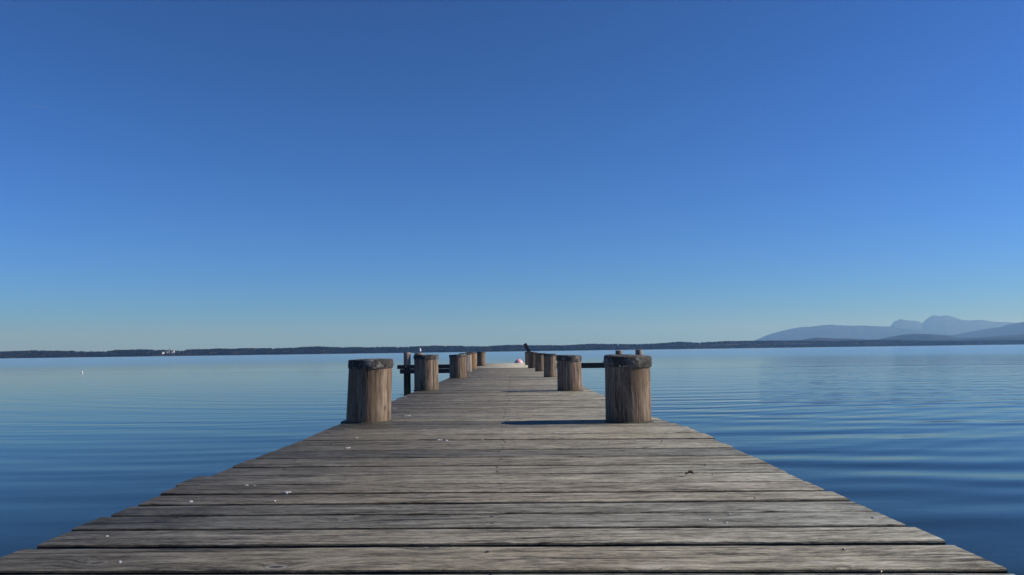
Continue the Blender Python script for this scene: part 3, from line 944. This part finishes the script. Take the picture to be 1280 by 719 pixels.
# ------------------------------------------------------------ buoys
def buoy(px, dist, diam, squash, name, label, mat, ringmat):
    p = at_y(px, 450, dist)
    t = tag(empty(name, (p.x, dist, 0)), label, 'buoy')
    bm = bmesh.new(); n = 28; rings = []
    for q in range(1, 16):
        a_ = -math.pi / 2 + math.pi * q / 16
        rr_ = math.cos(a_) * diam / 2; zz = diam * (.36) + math.sin(a_) * diam / 2 * squash
        if q in (8,): rr_ *= 1.025
        rings.append([(math.cos(2 * math.pi * i / n) * rr_, math.sin(2 * math.pi * i / n) * rr_, zz) for i in range(n)])
    add_rings(bm, rings); obj('float', bm, mat, t, smooth=True)
    bm = bmesh.new(); zt = diam * .36 + diam / 2 * squash
    bmesh.ops.create_cone(bm, cap_ends=True, segments=12, radius1=diam * .09, radius2=diam * .07, depth=diam * .07, matrix=Matrix.Translation((0, 0, zt)))
    obj('neck', bm, ringmat, t, smooth=False)
    bm = bmesh.new(); m_ = Matrix.Translation((0, 0, zt + diam * .07))
    N1, N2 = 14, 6
    tv = [[bm.verts.new((math.cos(u * 2 * math.pi / N1) * (diam * .06 + diam * .014 * math.cos(v * 2 * math.pi / N2)), diam * .014 * math.sin(v * 2 * math.pi / N2),
                         zt + diam * .06 + math.sin(u * 2 * math.pi / N1) * (diam * .06 + diam * .014 * math.cos(v * 2 * math.pi / N2)))) for v in range(N2)] for u in range(N1)]
    for u in range(N1):
        for v in range(N2): bm.faces.new((tv[u][v], tv[(u + 1) % N1][v], tv[(u + 1) % N1][(v + 1) % N2], tv[u][(v + 1) % N2]))
    obj('ring', bm, M_iron, t, smooth=True)
    return t


buoy(648.4, 66, .72, .95, 'mooring_buoy', 'faded red round buoy floating just beyond the end of the pier', M_red, M_red)
buoy(103, 64, .14, .9, 'marker_buoy', 'tiny white float alone on the open water at far left', M_pale, M_pale)

# ------------------------------------------------------------ dead leaf on the boards
p = at_z(862, 594.2, DECK + .004)
leaf = tag(empty('dead_leaf', (p.x, p.y, DECK + .004)), 'small curled dark dead leaf lying on the boards at right', 'leaf')
bm = bmesh.new(); rr = random.Random(5)
prof = [(-.028, .002), (-.016, .014), (-.006, .010), (.004, .018), (.014, .009), (.026, .002)]
vt = [[bm.verts.new((x, w * s, .003 + abs(s) * .012 * (1 + .5 * math.sin(x * 130)) + .006 * math.cos(x * 60))) for s in (-1, -.5, 0, .5, 1)] for x, w in prof]
for a_, b_ in zip(vt, vt[1:]):
    for q in range(4): bm.faces.new((a_[q], a_[q + 1], b_[q + 1], b_[q]))
bl = obj('blade', bm, M_leaf, leaf, (0, 0, .002), True)
sm = bl.modifiers.new('thick', 'SOLIDIFY'); sm.thickness = .0008
bm = bmesh.new(); add_box(bm, (.036, .002, .006), (.024, .0016, .0016), Matrix.Rotation(R(-12), 3, 'Y')); obj('stalk', bm, M_leaf, leaf)
leaf.scale = (.6, .6, .6); leaf.rotation_euler.z = .25

# ------------------------------------------------------------ contrail, very high and far
a = at_y(34, 131.0, 24000); b = at_y(65, 136.0, 24000)
bm = bmesh.new(); rings = []
ax = (b - a).normalized(); u1 = ax.cross(Vector((0, 0, 1))).normalized(); u2 = ax.cross(u1)
for f, r in ((0, 6), (.3, 14), (.6, 14), (.9, 11), (1, 3)):
    c = a + (b - a) * f
    rings.append([c + u1 * math.cos(q * math.pi / 4) * r + u2 * math.sin(q * math.pi / 4) * r for q in range(8)])
add_rings(bm, rings)
k = Mat('contrail')
mx = k.n('ShaderNodeMixShader', {0: 0.09, 1: k.n('ShaderNodeBsdfTransparent'), 2: k.n('ShaderNodeBsdfDiffuse', {'Color': (.9, .9, .9)})})
ct = obj('contrail', bm, k.surf(mx), smooth=True)
tag(ct, 'faint short white contrail high in the left of the sky', 'contrail', kind='stuff')

# ------------------------------------------------------------ haze
HAZE = 5.5e-5          # air scatters blue most, so near hills turn blue before far ones turn pale
k = Mat('haze')
vol = k.n('ShaderNodeVolumePrincipled', {'Color': (0.24, 0.53, 1.0), 'Absorption Color': (1, 1, 1), 'Density': HAZE, 'Anisotropy': 0.15})
k.t.links.new(vol.outputs[0], k.out.inputs['Volume'])
bm = bmesh.new(); add_box(bm, (0, 20700, 650 - 1.4), (74000, 46800, 1300)); hz = obj('haze', bm, k.m)
tag(hz, kind='stuff')
